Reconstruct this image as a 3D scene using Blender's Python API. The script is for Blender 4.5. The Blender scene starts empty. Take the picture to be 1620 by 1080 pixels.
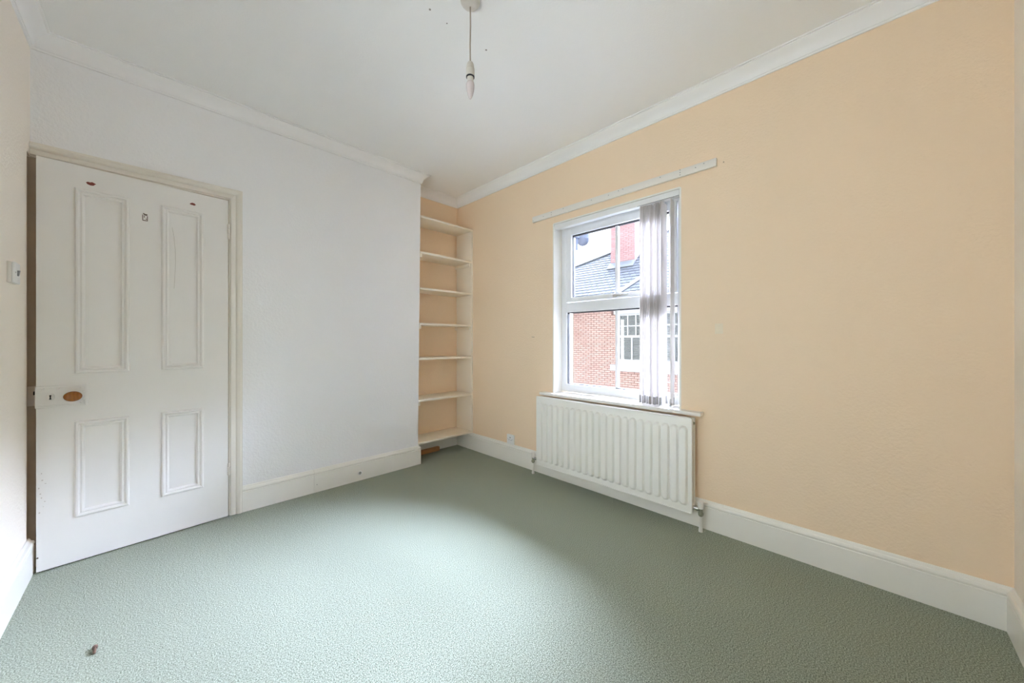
import bpy, bmesh, math, random
from mathutils import Vector, Matrix
random.seed(7)
PI = math.pi
S = bpy.context.scene
COL = S.collection

# ------------------------------------------------------------------ camera
cd = bpy.data.cameras.new('camera')
cam = bpy.data.objects.new('camera', cd)
COL.objects.link(cam)
cam.location = (0, 0, 1.1)
cam.rotation_euler = (PI/2, 0, -PI/4)
cd.sensor_width = 36.0
cd.lens = 570.0/1620.0*36.0
cd.shift_y = -1.0/1620.0
cd.clip_start = 0.02
S.camera = cam

# ------------------------------------------------------------------ sky, daylight, exposure
W = bpy.data.worlds.new('sky')
S.world = W
W.use_nodes = True
bg = W.node_tree.nodes['Background']
bg.inputs[0].default_value = (0.87, 0.94, 1.0, 1)
bg.inputs[1].default_value = 0.43

def sun(name, strength, color, angle, elev, azim):
    # azim: compass direction the light comes FROM, measured from +X towards +Y
    l = bpy.data.lights.new(name, 'SUN')
    l.energy = strength
    l.color = color
    l.angle = math.radians(angle)
    o = bpy.data.objects.new(name, l)
    COL.objects.link(o)
    e, a = math.radians(elev), math.radians(azim)
    d = Vector((math.cos(e)*math.cos(a), math.cos(e)*math.sin(a), math.sin(e)))
    o.rotation_euler = d.to_track_quat('Z', 'Y').to_euler()
    o.location = d*20
    return o
sun('hazy_sun', 20.0, (0.665, 0.735, 1.0), 84, 61, 0)

S.view_settings.view_transform = 'Standard'
S.view_settings.look = 'None'
S.view_settings.gamma = 1.0
S.view_settings.exposure = 4.0
S.view_settings.use_curve_mapping = False
cy = S.cycles
cy.max_bounces = 24
cy.diffuse_bounces = 16
cy.glossy_bounces = 4
cy.transmission_bounces = 8
cy.transparent_max_bounces = 24
cy.sample_clamp_indirect = 12
cy.use_denoising = True

# ------------------------------------------------------------------ materials
def new_mat(name):
    m = bpy.data.materials.new(name)
    m.use_nodes = True
    nt = m.node_tree
    return m, nt, nt.nodes['Principled BSDF']
def paint(name, col, rough=0.6, var=0.03, vscale=3.0, bump=0.0, bscale=200.0, bdist=0.001, detail=3.0, spec=0.5, metal=0.0):
    m, nt, b = new_mat(name)
    N = nt.nodes
    tc = N.new('ShaderNodeTexCoord')
    no = N.new('ShaderNodeTexNoise')
    no.inputs['Scale'].default_value = vscale
    no.inputs['Detail'].default_value = 4
    nt.links.new(tc.outputs['Object'], no.inputs['Vector'])
    mx = N.new('ShaderNodeMix')
    mx.data_type = 'RGBA'
    mx.inputs[6].default_value = tuple(max(0, c*(1-var)) for c in col)+(1,)
    mx.inputs[7].default_value = tuple(min(1, c*(1+var)) for c in col)+(1,)
    nt.links.new(no.outputs['Fac'], mx.inputs[0])
    nt.links.new(mx.outputs[2], b.inputs['Base Color'])
    b.inputs['Roughness'].default_value = rough
    b.inputs['Metallic'].default_value = metal
    b.inputs['Specular IOR Level'].default_value = spec
    if bump > 0:
        n2 = N.new('ShaderNodeTexNoise')
        n2.inputs['Scale'].default_value = bscale
        n2.inputs['Detail'].default_value = detail
        n2.inputs['Roughness'].default_value = 0.6
        nt.links.new(tc.outputs['Object'], n2.inputs['Vector'])
        bp = N.new('ShaderNodeBump')
        bp.inputs['Strength'].default_value = bump
        bp.inputs['Distance'].default_value = bdist
        nt.links.new(n2.outputs['Fac'], bp.inputs['Height'])
        nt.links.new(bp.outputs['Normal'], b.inputs['Normal'])
    return m

M = {}
M['peach'] = paint('peach_wall_paper', (0.87, 0.69, 0.50), 0.75, 0.02, 1.5, 0.55, 85, 0.004, 3, 0.3)
M['cream'] = paint('cream_wall_paper', (0.86, 0.79, 0.70), 0.75, 0.02, 1.5, 0.5, 85, 0.004, 3, 0.3)
M['white_wall'] = paint('white_wall_paper', (0.86, 0.86, 0.865), 0.75, 0.015, 1.5, 0.5, 75, 0.004, 3, 0.3)
M['ceiling'] = paint('ceiling_paint', (0.86, 0.855, 0.84), 0.85, 0.012, 2, 0.35, 120, 0.003, 3, 0.2)
M['cove'] = paint('coving_paint', (0.87, 0.865, 0.855), 0.7, 0.01, 2, 0.05, 40, 0.001)
M['gloss'] = paint('cream_gloss_paint', (0.84, 0.82, 0.76), 0.32, 0.015, 5, 0.06, 25, 0.001)
M['door'] = paint('door_gloss_paint', (0.79, 0.77, 0.735), 0.33, 0.02, 4, 0.06, 25, 0.001)
M['casing'] = paint('casing_gloss_paint', (0.78, 0.745, 0.67), 0.35, 0.02, 4)
M['shelf'] = paint('shelf_paint', (0.86, 0.79, 0.67), 0.4, 0.02, 6)
M['radiator'] = paint('radiator_enamel', (0.86, 0.85, 0.80), 0.3, 0.008, 4)
M['upvc'] = paint('white_plastic_frame', (0.84, 0.85, 0.87), 0.25, 0.005, 3)
M['plastic'] = paint('white_plastic', (0.83, 0.83, 0.82), 0.35, 0.005, 3)
M['old_plastic'] = paint('aged_white_plastic', (0.75, 0.72, 0.67), 0.4, 0.02, 12)
M['holder'] = paint('yellowed_holder', (0.60, 0.56, 0.50), 0.4, 0.03, 20)
M['gasket'] = paint('black_rubber', (0.03, 0.03, 0.035), 0.6, 0.02)
M['black'] = paint('black_hole', (0.012, 0.01, 0.009), 0.9, 0.02)
M['chrome'] = paint('chrome', (0.7, 0.7, 0.7), 0.22, 0.02, 5, metal=1)
M['steel_paint'] = paint('painted_hinge', (0.78, 0.74, 0.67), 0.4, 0.04, 30)
M['brass'] = paint('tarnished_brass', (0.30, 0.30, 0.22), 0.35, 0.15, 40, metal=0.8)
M['raw_wood'] = paint('raw_brown_wood', (0.22, 0.115, 0.045), 0.75, 0.3, 14)
M['stain_wood'] = paint('dirty_jamb', (0.52, 0.45, 0.35), 0.6, 0.12, 12)
M['offcut'] = paint('offcut_wood', (0.45, 0.22, 0.08), 0.6, 0.2, 20)
M['red_chip'] = paint('bare_red_primer', (0.22, 0.055, 0.04), 0.8, 0.45, 160)
M['brown_mark'] = paint('brown_residue', (0.12, 0.085, 0.06), 0.8, 0.4, 160)
M['crack'] = paint('hairline_crack', (0.55, 0.52, 0.46), 0.6, 0.05, 40)
M['grey_mark'] = paint('grey_graphite', (0.33, 0.33, 0.32), 0.6, 0.3, 120)
M['chip'] = paint('chipped_paint', (0.52, 0.48, 0.42), 0.7, 0.1, 60)
M['rawl'] = paint('brown_plug', (0.13, 0.075, 0.05), 0.6, 0.2, 60)
M['cord'] = paint('cord_sleeve', (0.34, 0.28, 0.22), 0.7, 0.05, 60)
M['mortar'] = paint('mortar', (0.085, 0.052, 0.046), 0.9, 0.1, 8, spec=0.1)
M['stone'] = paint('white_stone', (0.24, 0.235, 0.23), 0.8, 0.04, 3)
M['quoin'] = paint('buff_brick', (0.30, 0.245, 0.175), 0.85, 0.08, 4)
M['slat'] = paint('blind_slat', (0.17, 0.165, 0.17), 0.6, 0.02, spec=0.1)
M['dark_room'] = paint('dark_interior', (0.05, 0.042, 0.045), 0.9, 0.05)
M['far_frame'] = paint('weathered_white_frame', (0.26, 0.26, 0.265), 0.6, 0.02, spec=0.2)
M['lead'] = paint('lead_flashing', (0.045, 0.047, 0.05), 0.8, 0.08, 3, spec=0.1)
M['tarmac'] = paint('tarmac', (0.05, 0.05, 0.05), 0.9, 0.15, 5)
M['camera_grey'] = paint('grey_housing', (0.022, 0.028, 0.042), 0.8, 0.03, spec=0.05)
M['gutter'] = paint('black_gutter', (0.05, 0.05, 0.055), 0.5, 0.03)
M['terracotta'] = paint('terracotta', (0.52, 0.25, 0.14), 0.8, 0.1, 6)

def per_object_brick(name, c0, c1, scale=1.3):
    m, nt, b = new_mat(name)
    N = nt.nodes
    oi = N.new('ShaderNodeObjectInfo')
    gp = N.new('ShaderNodeNewGeometry')
    tc = N.new('ShaderNodeTexCoord')
    no = N.new('ShaderNodeTexNoise')
    no.inputs['Scale'].default_value = scale
    no.inputs['Detail'].default_value = 6
    nt.links.new(gp.outputs['Position'], no.inputs['Vector'])
    ad = N.new('ShaderNodeMath'); ad.operation = 'ADD'
    nt.links.new(oi.outputs['Random'], ad.inputs[0])
    nt.links.new(gp.outputs['Random Per Island'], ad.inputs[1])
    ad2 = N.new('ShaderNodeMath'); ad2.operation = 'MULTIPLY_ADD'
    nt.links.new(ad.outputs[0], ad2.inputs[0]); ad2.inputs[1].default_value = 0.30
    nt.links.new(no.outputs['Fac'], ad2.inputs[2])
    rm = N.new('ShaderNodeMapRange')
    rm.inputs[1].default_value = 0.35; rm.inputs[2].default_value = 1.1
    nt.links.new(ad2.outputs[0], rm.inputs[0])
    mx = N.new('ShaderNodeMix'); mx.data_type = 'RGBA'
    mx.inputs[6].default_value = c0+(1,); mx.inputs[7].default_value = c1+(1,)
    nt.links.new(rm.outputs[0], mx.inputs[0])
    nt.links.new(mx.outputs[2], b.inputs['Base Color'])
    b.inputs['Roughness'].default_value = 0.9
    b.inputs['Specular IOR Level'].default_value = 0.1
    return m
M['brick'] = per_object_brick('red_brick', (0.285, 0.195, 0.165), (0.215, 0.130, 0.110))
M['brick_chimney'] = per_object_brick('chimney_brick', (0.235, 0.145, 0.145), (0.18, 0.10, 0.10))
M['slate'] = per_object_brick('roof_slate', (0.008, 0.009, 0.0105), (0.020, 0.0215, 0.024), 0.8)

def carpet_mat():
    m, nt, b = new_mat('green_carpet')
    N = nt.nodes
    tc = N.new('ShaderNodeTexCoord')
    def noise(s, d, r=0.6):
        n = N.new('ShaderNodeTexNoise'); n.inputs['Scale'].default_value = s
        n.inputs['Detail'].default_value = d; n.inputs['Roughness'].default_value = r
        nt.links.new(tc.outputs['Object'], n.inputs['Vector']); return n
    fine = noise(240, 3, 0.75)
    big = noise(2.2, 4)
    cr = N.new('ShaderNodeValToRGB')
    e = cr.color_ramp.elements
    e[0].position = 0.38; e[0].color = (0.10, 0.115, 0.08, 1)
    e[1].position = 0.64; e[1].color = (0.51, 0.55, 0.45, 1)
    mid = cr.color_ramp.elements.new(0.5); mid.color = (0.28, 0.312, 0.238, 1)
    nt.links.new(fine.outputs['Fac'], cr.inputs[0])
    # faint worn and yellowish patches
    mr = N.new('ShaderNodeMapRange'); mr.inputs[1].default_value = 0.62; mr.inputs[2].default_value = 0.78
    mr.inputs[4].default_value = 0.28
    nt.links.new(big.outputs['Fac'], mr.inputs[0])
    mx = N.new('ShaderNodeMix'); mx.data_type = 'RGBA'
    mx.inputs[7].default_value = (0.31, 0.30, 0.21, 1)
    nt.links.new(mr.outputs[0], mx.inputs[0]); nt.links.new(cr.outputs[0], mx.inputs[6])
    nt.links.new(mx.outputs[2], b.inputs['Base Color'])
    b.inputs['Roughness'].default_value = 1.0
    b.inputs['Specular IOR Level'].default_value = 0.05
    b.inputs['Sheen Weight'].default_value = 0.15
    bp = N.new('ShaderNodeBump'); bp.inputs['Strength'].default_value = 0.6; bp.inputs['Distance'].default_value = 0.004
    nt.links.new(fine.outputs['Fac'], bp.inputs['Height']); nt.links.new(bp.outputs['Normal'], b.inputs['Normal'])
    return m
M['carpet'] = carpet_mat()

def glass_mat():
    m = bpy.data.materials.new('window_glass'); m.use_nodes = True
    nt = m.node_tree; N = nt.nodes; N.remove(N['Principled BSDF'])
    t = N.new('ShaderNodeBsdfTransparent'); t.inputs[0].default_value = (0.97, 0.985, 0.98, 1)
    g = N.new('ShaderNodeBsdfGlossy'); g.inputs['Roughness'].default_value = 0.02
    f = N.new('ShaderNodeFresnel'); f.inputs[0].default_value = 1.45
    mx = N.new('ShaderNodeMixShader')
    nt.links.new(f.outputs[0], mx.inputs[0]); nt.links.new(t.outputs[0], mx.inputs[1]); nt.links.new(g.outputs[0], mx.inputs[2])
    nt.links.new(mx.outputs[0], N['Material Output'].inputs[0])
    return m
M['glass'] = glass_mat()

def vane_mat():
    m = bpy.data.materials.new('translucent_vane'); m.use_nodes = True
    nt = m.node_tree; N = nt.nodes; N.remove(N['Principled BSDF'])
    tc = N.new('ShaderNodeTexCoord'); no = N.new('ShaderNodeTexNoise'); no.inputs['Scale'].default_value = 40
    nt.links.new(tc.outputs['Object'], no.inputs['Vector'])
    mx = N.new('ShaderNodeMix'); mx.data_type = 'RGBA'
    mx.inputs[6].default_value = (0.85, 0.83, 0.815, 1); mx.inputs[7].default_value = (0.89, 0.87, 0.855, 1)
    nt.links.new(no.outputs['Fac'], mx.inputs[0])
    d = N.new('ShaderNodeBsdfDiffuse'); t = N.new('ShaderNodeBsdfTranslucent')
    nt.links.new(mx.outputs[2], d.inputs[0]); nt.links.new(mx.outputs[2], t.inputs[0])
    ms = N.new('ShaderNodeMixShader'); ms.inputs[0].default_value = 0.18
    nt.links.new(d.outputs[0], ms.inputs[1]); nt.links.new(t.outputs[0], ms.inputs[2])
    nt.links.new(ms.outputs[0], N['Material Output'].inputs[0])
    return m
M['vane'] = vane_mat()

def bulb_mat():
    m, nt, b = new_mat('frosted_bulb')
    b.inputs['Base Color'].default_value = (0.64, 0.565, 0.56, 1)
    b.inputs['Roughness'].default_value = 0.25
    b.inputs['Subsurface Weight'].default_value = 0.3
    b.inputs['Subsurface Radius'].default_value = (0.02, 0.02, 0.02)
    return m
M['bulb'] = bulb_mat()

# ------------------------------------------------------------------ helpers
def hexa(bm, v):
    vs = [bm.verts.new(p) for p in v]
    for f in ((0, 3, 2, 1), (4, 5, 6, 7), (0, 1, 5, 4), (1, 2, 6, 5), (2, 3, 7, 6), (3, 0, 4, 7)):
        bm.faces.new([vs[i] for i in f])
def box(bm, x0, x1, y0, y1, z0, z1):
    x0, x1 = min(x0, x1), max(x0, x1); y0, y1 = min(y0, y1), max(y0, y1); z0, z1 = min(z0, z1), max(z0, z1)
    hexa(bm, [(x0, y0, z0), (x1, y0, z0), (x1, y1, z0), (x0, y1, z0), (x0, y0, z1), (x1, y0, z1), (x1, y1, z1), (x0, y1, z1)])
def bevel(bm, w, seg=2):
    bmesh.ops.bevel(bm, geom=list(bm.edges), offset=w, segments=seg, affect='EDGES', profile=0.5, clamp_overlap=True)
def frame_of(axis):
    a = Vector(axis).normalized()
    u = a.orthogonal().normalized(); w = a.cross(u)
    return a, u, w
def lathe(bm, p, axis, prof, n=24, sx=1.0, sy=1.0, u=None):
    a = Vector(axis).normalized()
    u = Vector(u).normalized() if u is not None else a.orthogonal().normalized()
    w = a.cross(u)
    p = Vector(p); rings = []
    for (r, t) in prof:
        if r <= 1e-6:
            rings.append([bm.verts.new(p+a*t)])
        else:
            rings.append([bm.verts.new(p+a*t+u*(r*sx*math.cos(2*PI*k/n))+w*(r*sy*math.sin(2*PI*k/n))) for k in range(n)])
    for A, B in zip(rings, rings[1:]):
        for k in range(n):
            k2 = (k+1) % n
            if len(A) == 1 and len(B) == 1: continue
            if len(A) == 1: bm.faces.new((A[0], B[k2], B[k]))
            elif len(B) == 1: bm.faces.new((A[k], A[k2], B[0]))
            else: bm.faces.new((A[k], A[k2], B[k2], B[k]))
    for R, flip in ((rings[0], True), (rings[-1], False)):
        if len(R) > 1: bm.faces.new(R[::-1] if flip else R)
def tube(bm, pts, r, n=10):
    pts = [Vector(p) for p in pts]; rings = []
    for i, p in enumerate(pts):
        d = (pts[min(i+1, len(pts)-1)]-pts[max(i-1, 0)]).normalized()
        u = d.cross(Vector((0.31, 0.17, 0.93)));
        if u.length < 1e-3: u = d.orthogonal()
        u.normalize(); w = d.cross(u)
        rings.append([bm.verts.new(p+u*(r*math.cos(2*PI*k/n))+w*(r*math.sin(2*PI*k/n))) for k in range(n)])
    for A, B in zip(rings, rings[1:]):
        for k in range(n): bm.faces.new((A[k], A[(k+1) % n], B[(k+1) % n], B[k]))
    bm.faces.new(rings[0][::-1]); bm.faces.new(rings[-1])
def sweep(bm, prof, p0, p1, nrm, m0=0.0, m1=0.0, z=0.0):
    """run a moulding profile [(offset, height)] from p0 to p1 in plan; nrm points into the room;
    m0/m1 move each end along the run per unit offset (mitres)"""
    p0, p1, nrm = Vector(p0+(0,)), Vector(p1+(0,)), Vector(nrm+(0,))
    d = (p1-p0).normalized()
    A = [bm.verts.new(p0+nrm*o+d*(m0*o)+Vector((0, 0, z+h))) for o, h in prof]
    B = [bm.verts.new(p1+nrm*o+d*(m1*o)+Vector((0, 0, z+h))) for o, h in prof]
    n = len(prof)
    for k in range(n):
        bm.faces.new((A[k], A[(k+1) % n], B[(k+1) % n], B[k]))
    bm.faces.new(A[::-1]); bm.faces.new(B)
def obj(name, bm, mat, parent=None, smooth=False, loc=None, origin=None):
    bmesh.ops.recalc_face_normals(bm, faces=bm.faces)
    if origin is not None:
        bmesh.ops.translate(bm, verts=bm.verts, vec=-Vector(origin)); loc = origin
    me = bpy.data.meshes.new(name)
    bm.to_mesh(me); bm.free()
    if mat is not None: me.materials.append(M[mat] if isinstance(mat, str) else mat)
    if smooth:
        for p in me.polygons: p.use_smooth = True
        try: me.set_sharp_from_angle(angle=math.radians(38))
        except Exception: pass
    o = bpy.data.objects.new(name, me)
    COL.objects.link(o)
    if loc is not None: o.location = loc
    if parent is not None: o.parent = parent
    return o
def tag(o, label=None, cat=None, group=None, kind=None):
    if label: o['label'] = label
    if cat: o['category'] = cat
    if group: o['group'] = group
    if kind: o['kind'] = kind
    return o
def thing(name, loc, label, cat, group=None, kind=None, rotz=0.0):
    o = bpy.data.objects.new(name, None)
    o.empty_display_size = 0.05
    COL.objects.link(o); o.location = loc; o.rotation_euler = (0, 0, rotz)
    return tag(o, label, cat, group, kind)
BM = bmesh.new
def bx(name, mat, parent, x0, x1, y0, y1, z0, z1, bev=0.0, seg=2):
    b = BM(); box(b, x0, x1, y0, y1, z0, z1)
    if bev: bevel(b, bev, seg)
    return obj(name, b, mat, parent, smooth=bool(bev))

# ------------------------------------------------------------------ room dimensions (metres)
XL, XR = -0.415, 2.308        # left wall, window wall
YB, YF, YA = -0.38, 2.875, 3.13   # back wall, door wall, back of the alcove
ZC = 2.59
XT, XBt = 1.713, 1.683        # alcove corner of the door wall: leans a little (top, bottom)
def xcorner(z): return XBt+(XT-XBt)*z/ZC
WY0, WY1, WZ0, WZ1 = 0.839, 1.8315, 0.680, 2.047   # window opening
XO = 2.57                      # outer face of the window wall

# ------------------------------------------------------------------ shell
b = BM(); box(b, XL-0.25, XO, YB-0.2, YA+0.25, -0.06, 0.0)
tag(obj('floor', b, 'carpet'), 'green short-pile fitted carpet over the whole floor', 'carpet', kind='structure')
b = BM(); box(b, XL-0.25, XO, YB-0.2, YA+0.25, ZC, ZC+0.12)
ceil = tag(obj('ceiling', b, 'ceiling'), 'white stippled ceiling with old fixing marks by the pendant', 'ceiling', kind='structure')
for (x, y, r) in ((0.885, 1.407, 0.0045), (0.98, 1.412, 0.003), (1.212, 1.399, 0.0045)):
    b = BM(); lathe(b, (x, y, ZC+0.002), (0, 0, -1), [(r, 0), (r, 0.0028), (r*0.5, 0.0028), (r*0.4, 0.0008), (0, 0.0008)], 10)
    obj('screw_hole', b, 'brown_mark', ceil)

b = BM()
box(b, XR, XO, YB-0.2, WY0, 0, ZC); box(b, XR, XO, WY1, YA+0.25, 0, ZC)
box(b, XR, XO, WY0, WY1, 0, WZ0-0.02); box(b, XR, XO, WY0, WY1, WZ1, ZC)
wr = tag(obj('wall_right', b, 'peach'), 'peach textured wall with the window and radiator', 'wall', kind='structure')
b = BM()
box(b, XR-0.001, XO-0.10, WY1-0.004, WY1+0.006, WZ0, WZ1)
box(b, XR-0.001, XO-0.10, WY0-0.006, WY0+0.004, WZ0, WZ1)
box(b, XR-0.001, XO-0.10, WY0, WY1, WZ1-0.004, WZ1+0.006)
tag(obj('window_reveal', b, 'gloss', wr), 'white painted reveal')

DX0, DX1, DZ = -0.388, 0.343, 1.988        # door opening
b = BM()
box(b, XL-0.2, 1.60, YF, YF+0.10, DZ+0.02, ZC)
box(b, DX1+0.02, 1.60, YF, YF+0.10, 0, DZ+0.02)
hexa(b, [(1.60, YF, 0), (XBt, YF, 0), (XBt, YA+0.2, 0), (1.60, YA+0.2, 0), (1.60, YF, ZC), (XT, YF, ZC), (XT, YA+0.2, ZC), (1.60, YA+0.2, ZC)])
wf = tag(obj('wall_front', b, 'white_wall'), 'white textured wall beside the panelled door, ending at the shelf alcove', 'wall', kind='structure')
b = BM(); box(b, 1.60, XO, YA, YA+0.2, 0, ZC)
tag(obj('wall_alcove', b, 'peach'), 'peach back wall of the shelf alcove', 'wall', kind='structure')
b = BM()
LY0, LY1, LZ0, LZ1 = 0.25, 1.50, 0.85, 2.10     # opening for an added, unseen window that lets in fill light
box(b, XL-0.2, XL, YB-0.2, LY0, 0, ZC); box(b, XL-0.2, XL, LY1, 2.81, 0, ZC)
box(b, XL-0.2, XL, LY0, LY1, 0, LZ0); box(b, XL-0.2, XL, LY0, LY1, LZ1, ZC)
box(b, XL-0.2, XL, 2.81, YF+0.1, DZ+0.004, ZC)
box(b, XL-0.2, XL-0.03, 2.81, YF+0.10, 0, DZ+0.01)
tag(obj('wall_left', b, 'cream'), 'narrow view of cream wall left of the door', 'wall', kind='structure')
b = BM(); box(b, XL-0.2, XO, YB-0.2, YB, 0, ZC)
tag(obj('wall_back', b, 'cream'), 'sliver of cream wall at the right edge', 'wall', kind='structure')
# landing beyond the door (closed box so that no daylight leaks in)
b = BM()
box(b, -0.85, 1.2, 3.9, 4.0, 0, 2.4); box(b, -0.85, -0.75, YF+0.1, 3.9, 0, 2.4); box(b, 1.1, 1.2, YF+0.1, 3.9, 0, 2.4)
box(b, -0.85, 1.2, YF+0.1, 4.0, 2.35, 2.45); box(b, -0.85, 1.2, YF+0.25, 4.0, -0.06, 0.0)
tag(obj('wall_landing', b, 'cream'), 'landing walls behind the door', 'wall', kind='structure')

# coving
arc = [(0.010+0.050*(1-math.cos(a)), -0.068+0.056*math.sin(a)) for a in [PI/2*k/7 for k in range(8)]]
arc = [(0.012+0.046*(k/7.0)**1.55, -0.068+0.058*(k/7.0)**0.72) for k in range(8)]
COVE = [(0, -0.080), (0.008, -0.080), (0.008, -0.070), (0.012, -0.070)]+arc[1:]+[(0.058, -0.006), (0.068, -0.006), (0.068, 0), (0, 0)]
runs = [('trim_1', (XL, YF), (XT, YF), (0, -1), 1, 1, 'white coving above the door wall'),
        ('trim_2', (XT, YF), (XT, YA), (1, 0), -1, -1, 'short white coving return into the alcove'),
        ('trim_3', (XT, YA), (XR, YA), (0, -1), 1, -1, 'white coving at the back of the shelf alcove'),
        ('trim_4', (XR, YA), (XR, YB), (-1, 0), 1, -1, 'white coving above the window wall'),
        ('trim_5', (XL, YB), (XL, YF), (1, 0), 1, -1, 'white coving above the cream left wall'),
        ('trim_6', (XR, YB), (XL, YB), (0, 1), 1, -1, 'white coving above the back wall')]
for nm, p0, p1, n, m0, m1, lb in runs:
    b = BM(); sweep(b, COVE, p0, p1, n, m0, m1, ZC)
    tag(obj(nm, b, 'cove', smooth=True), lb, 'coving', kind='structure')

# skirting boards
SK = [(0, 0), (0.020, 0), (0.020, 0.128), (0.0165, 0.131), (0.0185, 0.134), (0.0215, 0.139), (0.0215, 0.145), (0.018, 0.151), (0.010, 0.154), (0.008, 0.160), (0.004, 0.165), (0, 0.165)]
def skirt(name, label, runs, mat='gloss'):
    b = BM()
    for (p0, p1, n, m0, m1) in runs: sweep(b, SK, p0, p1, n, m0, m1)
    return tag(obj(name, b, mat, smooth=True), label, 'skirting board', kind='structure')
skr = skirt('baseboard_right', 'cream gloss skirting board below the window wall', [((XR, YA), (XR, YB), (-1, 0), 1, -1)])
skf = skirt('baseboard_front', 'white gloss skirting board between door and alcove', [((0.832, YF), (XBt, YF), (0, -1), 0, 1), ((XBt, YF), (XBt, YA), (1, 0), -1, -1)])
b = BM(); sweep(b, SK, (0.411, YF), (0.8305, YF), (0, -1), 0, 0)
obj('board_length', b, 'gloss', skf, smooth=True)
skirt('baseboard_alcove', 'cream skirting board under the bottom shelf', [((XBt, YA), (XR, YA), (0, -1), 1, -1)])
skirt('baseboard_left', 'white gloss skirting board on the cream left wall', [((XL, YB), (XL, 2.826), (1, 0), 1, 0)])
skirt('baseboard_back', 'sliver of cream skirting board at the right edge', [((XR, YB), (XL, YB), (0, 1), 1, -1)])
# round blanking cap, graphite smudge and a filled nail on the front skirting
cap = thing('blanking_cap', (1.160, YF-0.020, 0.060), 'small round grey cap fixed low on the white skirting board', 'cap')
b = BM(); lathe(b, (0, 0, 0), (0, -1, 0), [(0.017, 0), (0.017, 0.003), (0.014, 0.0045), (0.011, 0.0045), (0.010, 0.003), (0.0, 0.003)], 24); obj('rim', b, 'plastic', cap, True)
b = BM(); lathe(b, (0, -0.002, 0), (0, -1, 0), [(0.0105, 0), (0.0105, 0.002), (0.006, 0.0028), (0.005, 0.0028), (0.005, 0.0015), (0, 0.0015)], 20); obj('recess', b, 'grey_mark', cap, True)
b = BM(); lathe(b, (0, -0.003, 0), (0, -1, 0), [(0.0042, 0), (0.004, 0.003), (0.002, 0.0045), (0, 0.0045)], 14); obj('screw', b, 'chrome', cap, True)
b = BM(); lathe(b, (0.850, YF-0.0195, 0.055), (0, -1, 0), [(0.003, 0), (0.003, 0.0008), (0, 0.0011)], 10); obj('nail_head', b, 'grey_mark', skf)

# ------------------------------------------------------------------ door casing and lining
ARC = [(0, 0), (0.010, 0), (0.010, 0.004), (0.014, 0.008), (0.018, 0.010), (0.018, 0.030), (0.015, 0.034), (0.021, 0.040), (0.026, 0.048), (0.026, 0.058), (0.022, 0.062), (0.022, 0.068), (0, 0.068)]
cas = thing('trim_7', (0.343, YF, 0), 'moulded cream door casing around the panelled door', 'door casing', kind='structure')
def casing_upright(xin, sgn, z1, name):
    b = BM()
    A = [b.verts.new((xin+sgn*w-0.343, -o, 0)) for o, w in ARC]
    B = [b.verts.new((xin+sgn*w-0.343, -o, z1+w)) for o, w in ARC]
    n = len(ARC)
    for k in range(n): b.faces.new((A[k], A[(k+1) % n], B[(k+1) % n], B[k]))
    b.faces.new(A[::-1]); b.faces.new(B)
    return obj(name, b, 'casing', cas, True)
casing_upright(0.3435, 1, DZ, 'casing_leg')
b = BM()
A = [b.verts.new((XL+0.0005-0.343, -o, DZ+w)) for o, w in ARC]
B = [b.verts.new((0.0005+w, -o, DZ+w)) for o, w in ARC]
for k in range(len(ARC)): b.faces.new((A[k], A[(k+1) % len(ARC)], B[(k+1) % len(ARC)], B[k]))
b.faces.new(A[::-1]); b.faces.new(B); obj('casing_head', b, 'casing', cas, True)
x0 = 0.343
bx('lining_leg', 'casing', cas, DX1-x0, DX1+0.02-x0, 0.0, 0.10, 0, DZ+0.02)
bx('lining_head', 'casing', cas, XL-0.03-x0, DX1-x0, 0.0, 0.10, DZ, DZ+0.02)
tag(bx('lining_leg', 'stain_wood', cas, XL-0.03-x0, DX0-x0, 0.005, 0.10, 0, DZ), 'dirty brown grey lining')
bx('door_stop', 'casing', cas, DX1-0.014-x0, DX1-x0, 0.050, 0.085, 0, DZ)
bx('door_stop', 'casing', cas, DX0-x0, DX0+0.014-x0, 0.050, 0.085, 0, DZ)
bx('door_stop', 'casing', cas, DX0-x0, DX1-x0, 0.050, 0.085, DZ-0.014, DZ)
# bare wood edge where the left wall stops short of the door frame
b = BM()
zz = [0.165+k*(1.815/26) for k in range(27)]
fr = [(XL-0.012-x0+random.uniform(-0.003, 0.003)) for _ in zz]
for k in range(26):
    hexa(b, [(XL-0.028-x0, -0.062, zz[k]), (fr[k], -0.066, zz[k]), (fr[k], 0.004, zz[k]), (XL-0.028-x0, 0.004, zz[k]),
             (XL-0.028-x0, -0.062, zz[k+1]), (fr[k+1], -0.066, zz[k+1]), (fr[k+1], 0.004, zz[k+1]), (XL-0.028-x0, 0.004, zz[k+1])])
tag(obj('bare_edge', b, 'raw_wood', cas), 'bare dark brown wood edge')
# lock keep on the lining
kp = bx('lock_keep', 'casing', cas, DX0-0.034-x0, DX0+0.002-x0, -0.014, 0.006, 0.786, 0.880, 0.002)
bx('keep_slot', 'black', kp, DX0-0.016-x0, DX0-0.006-x0, -0.0150, -0.012, 0.838, 0.856)

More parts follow.
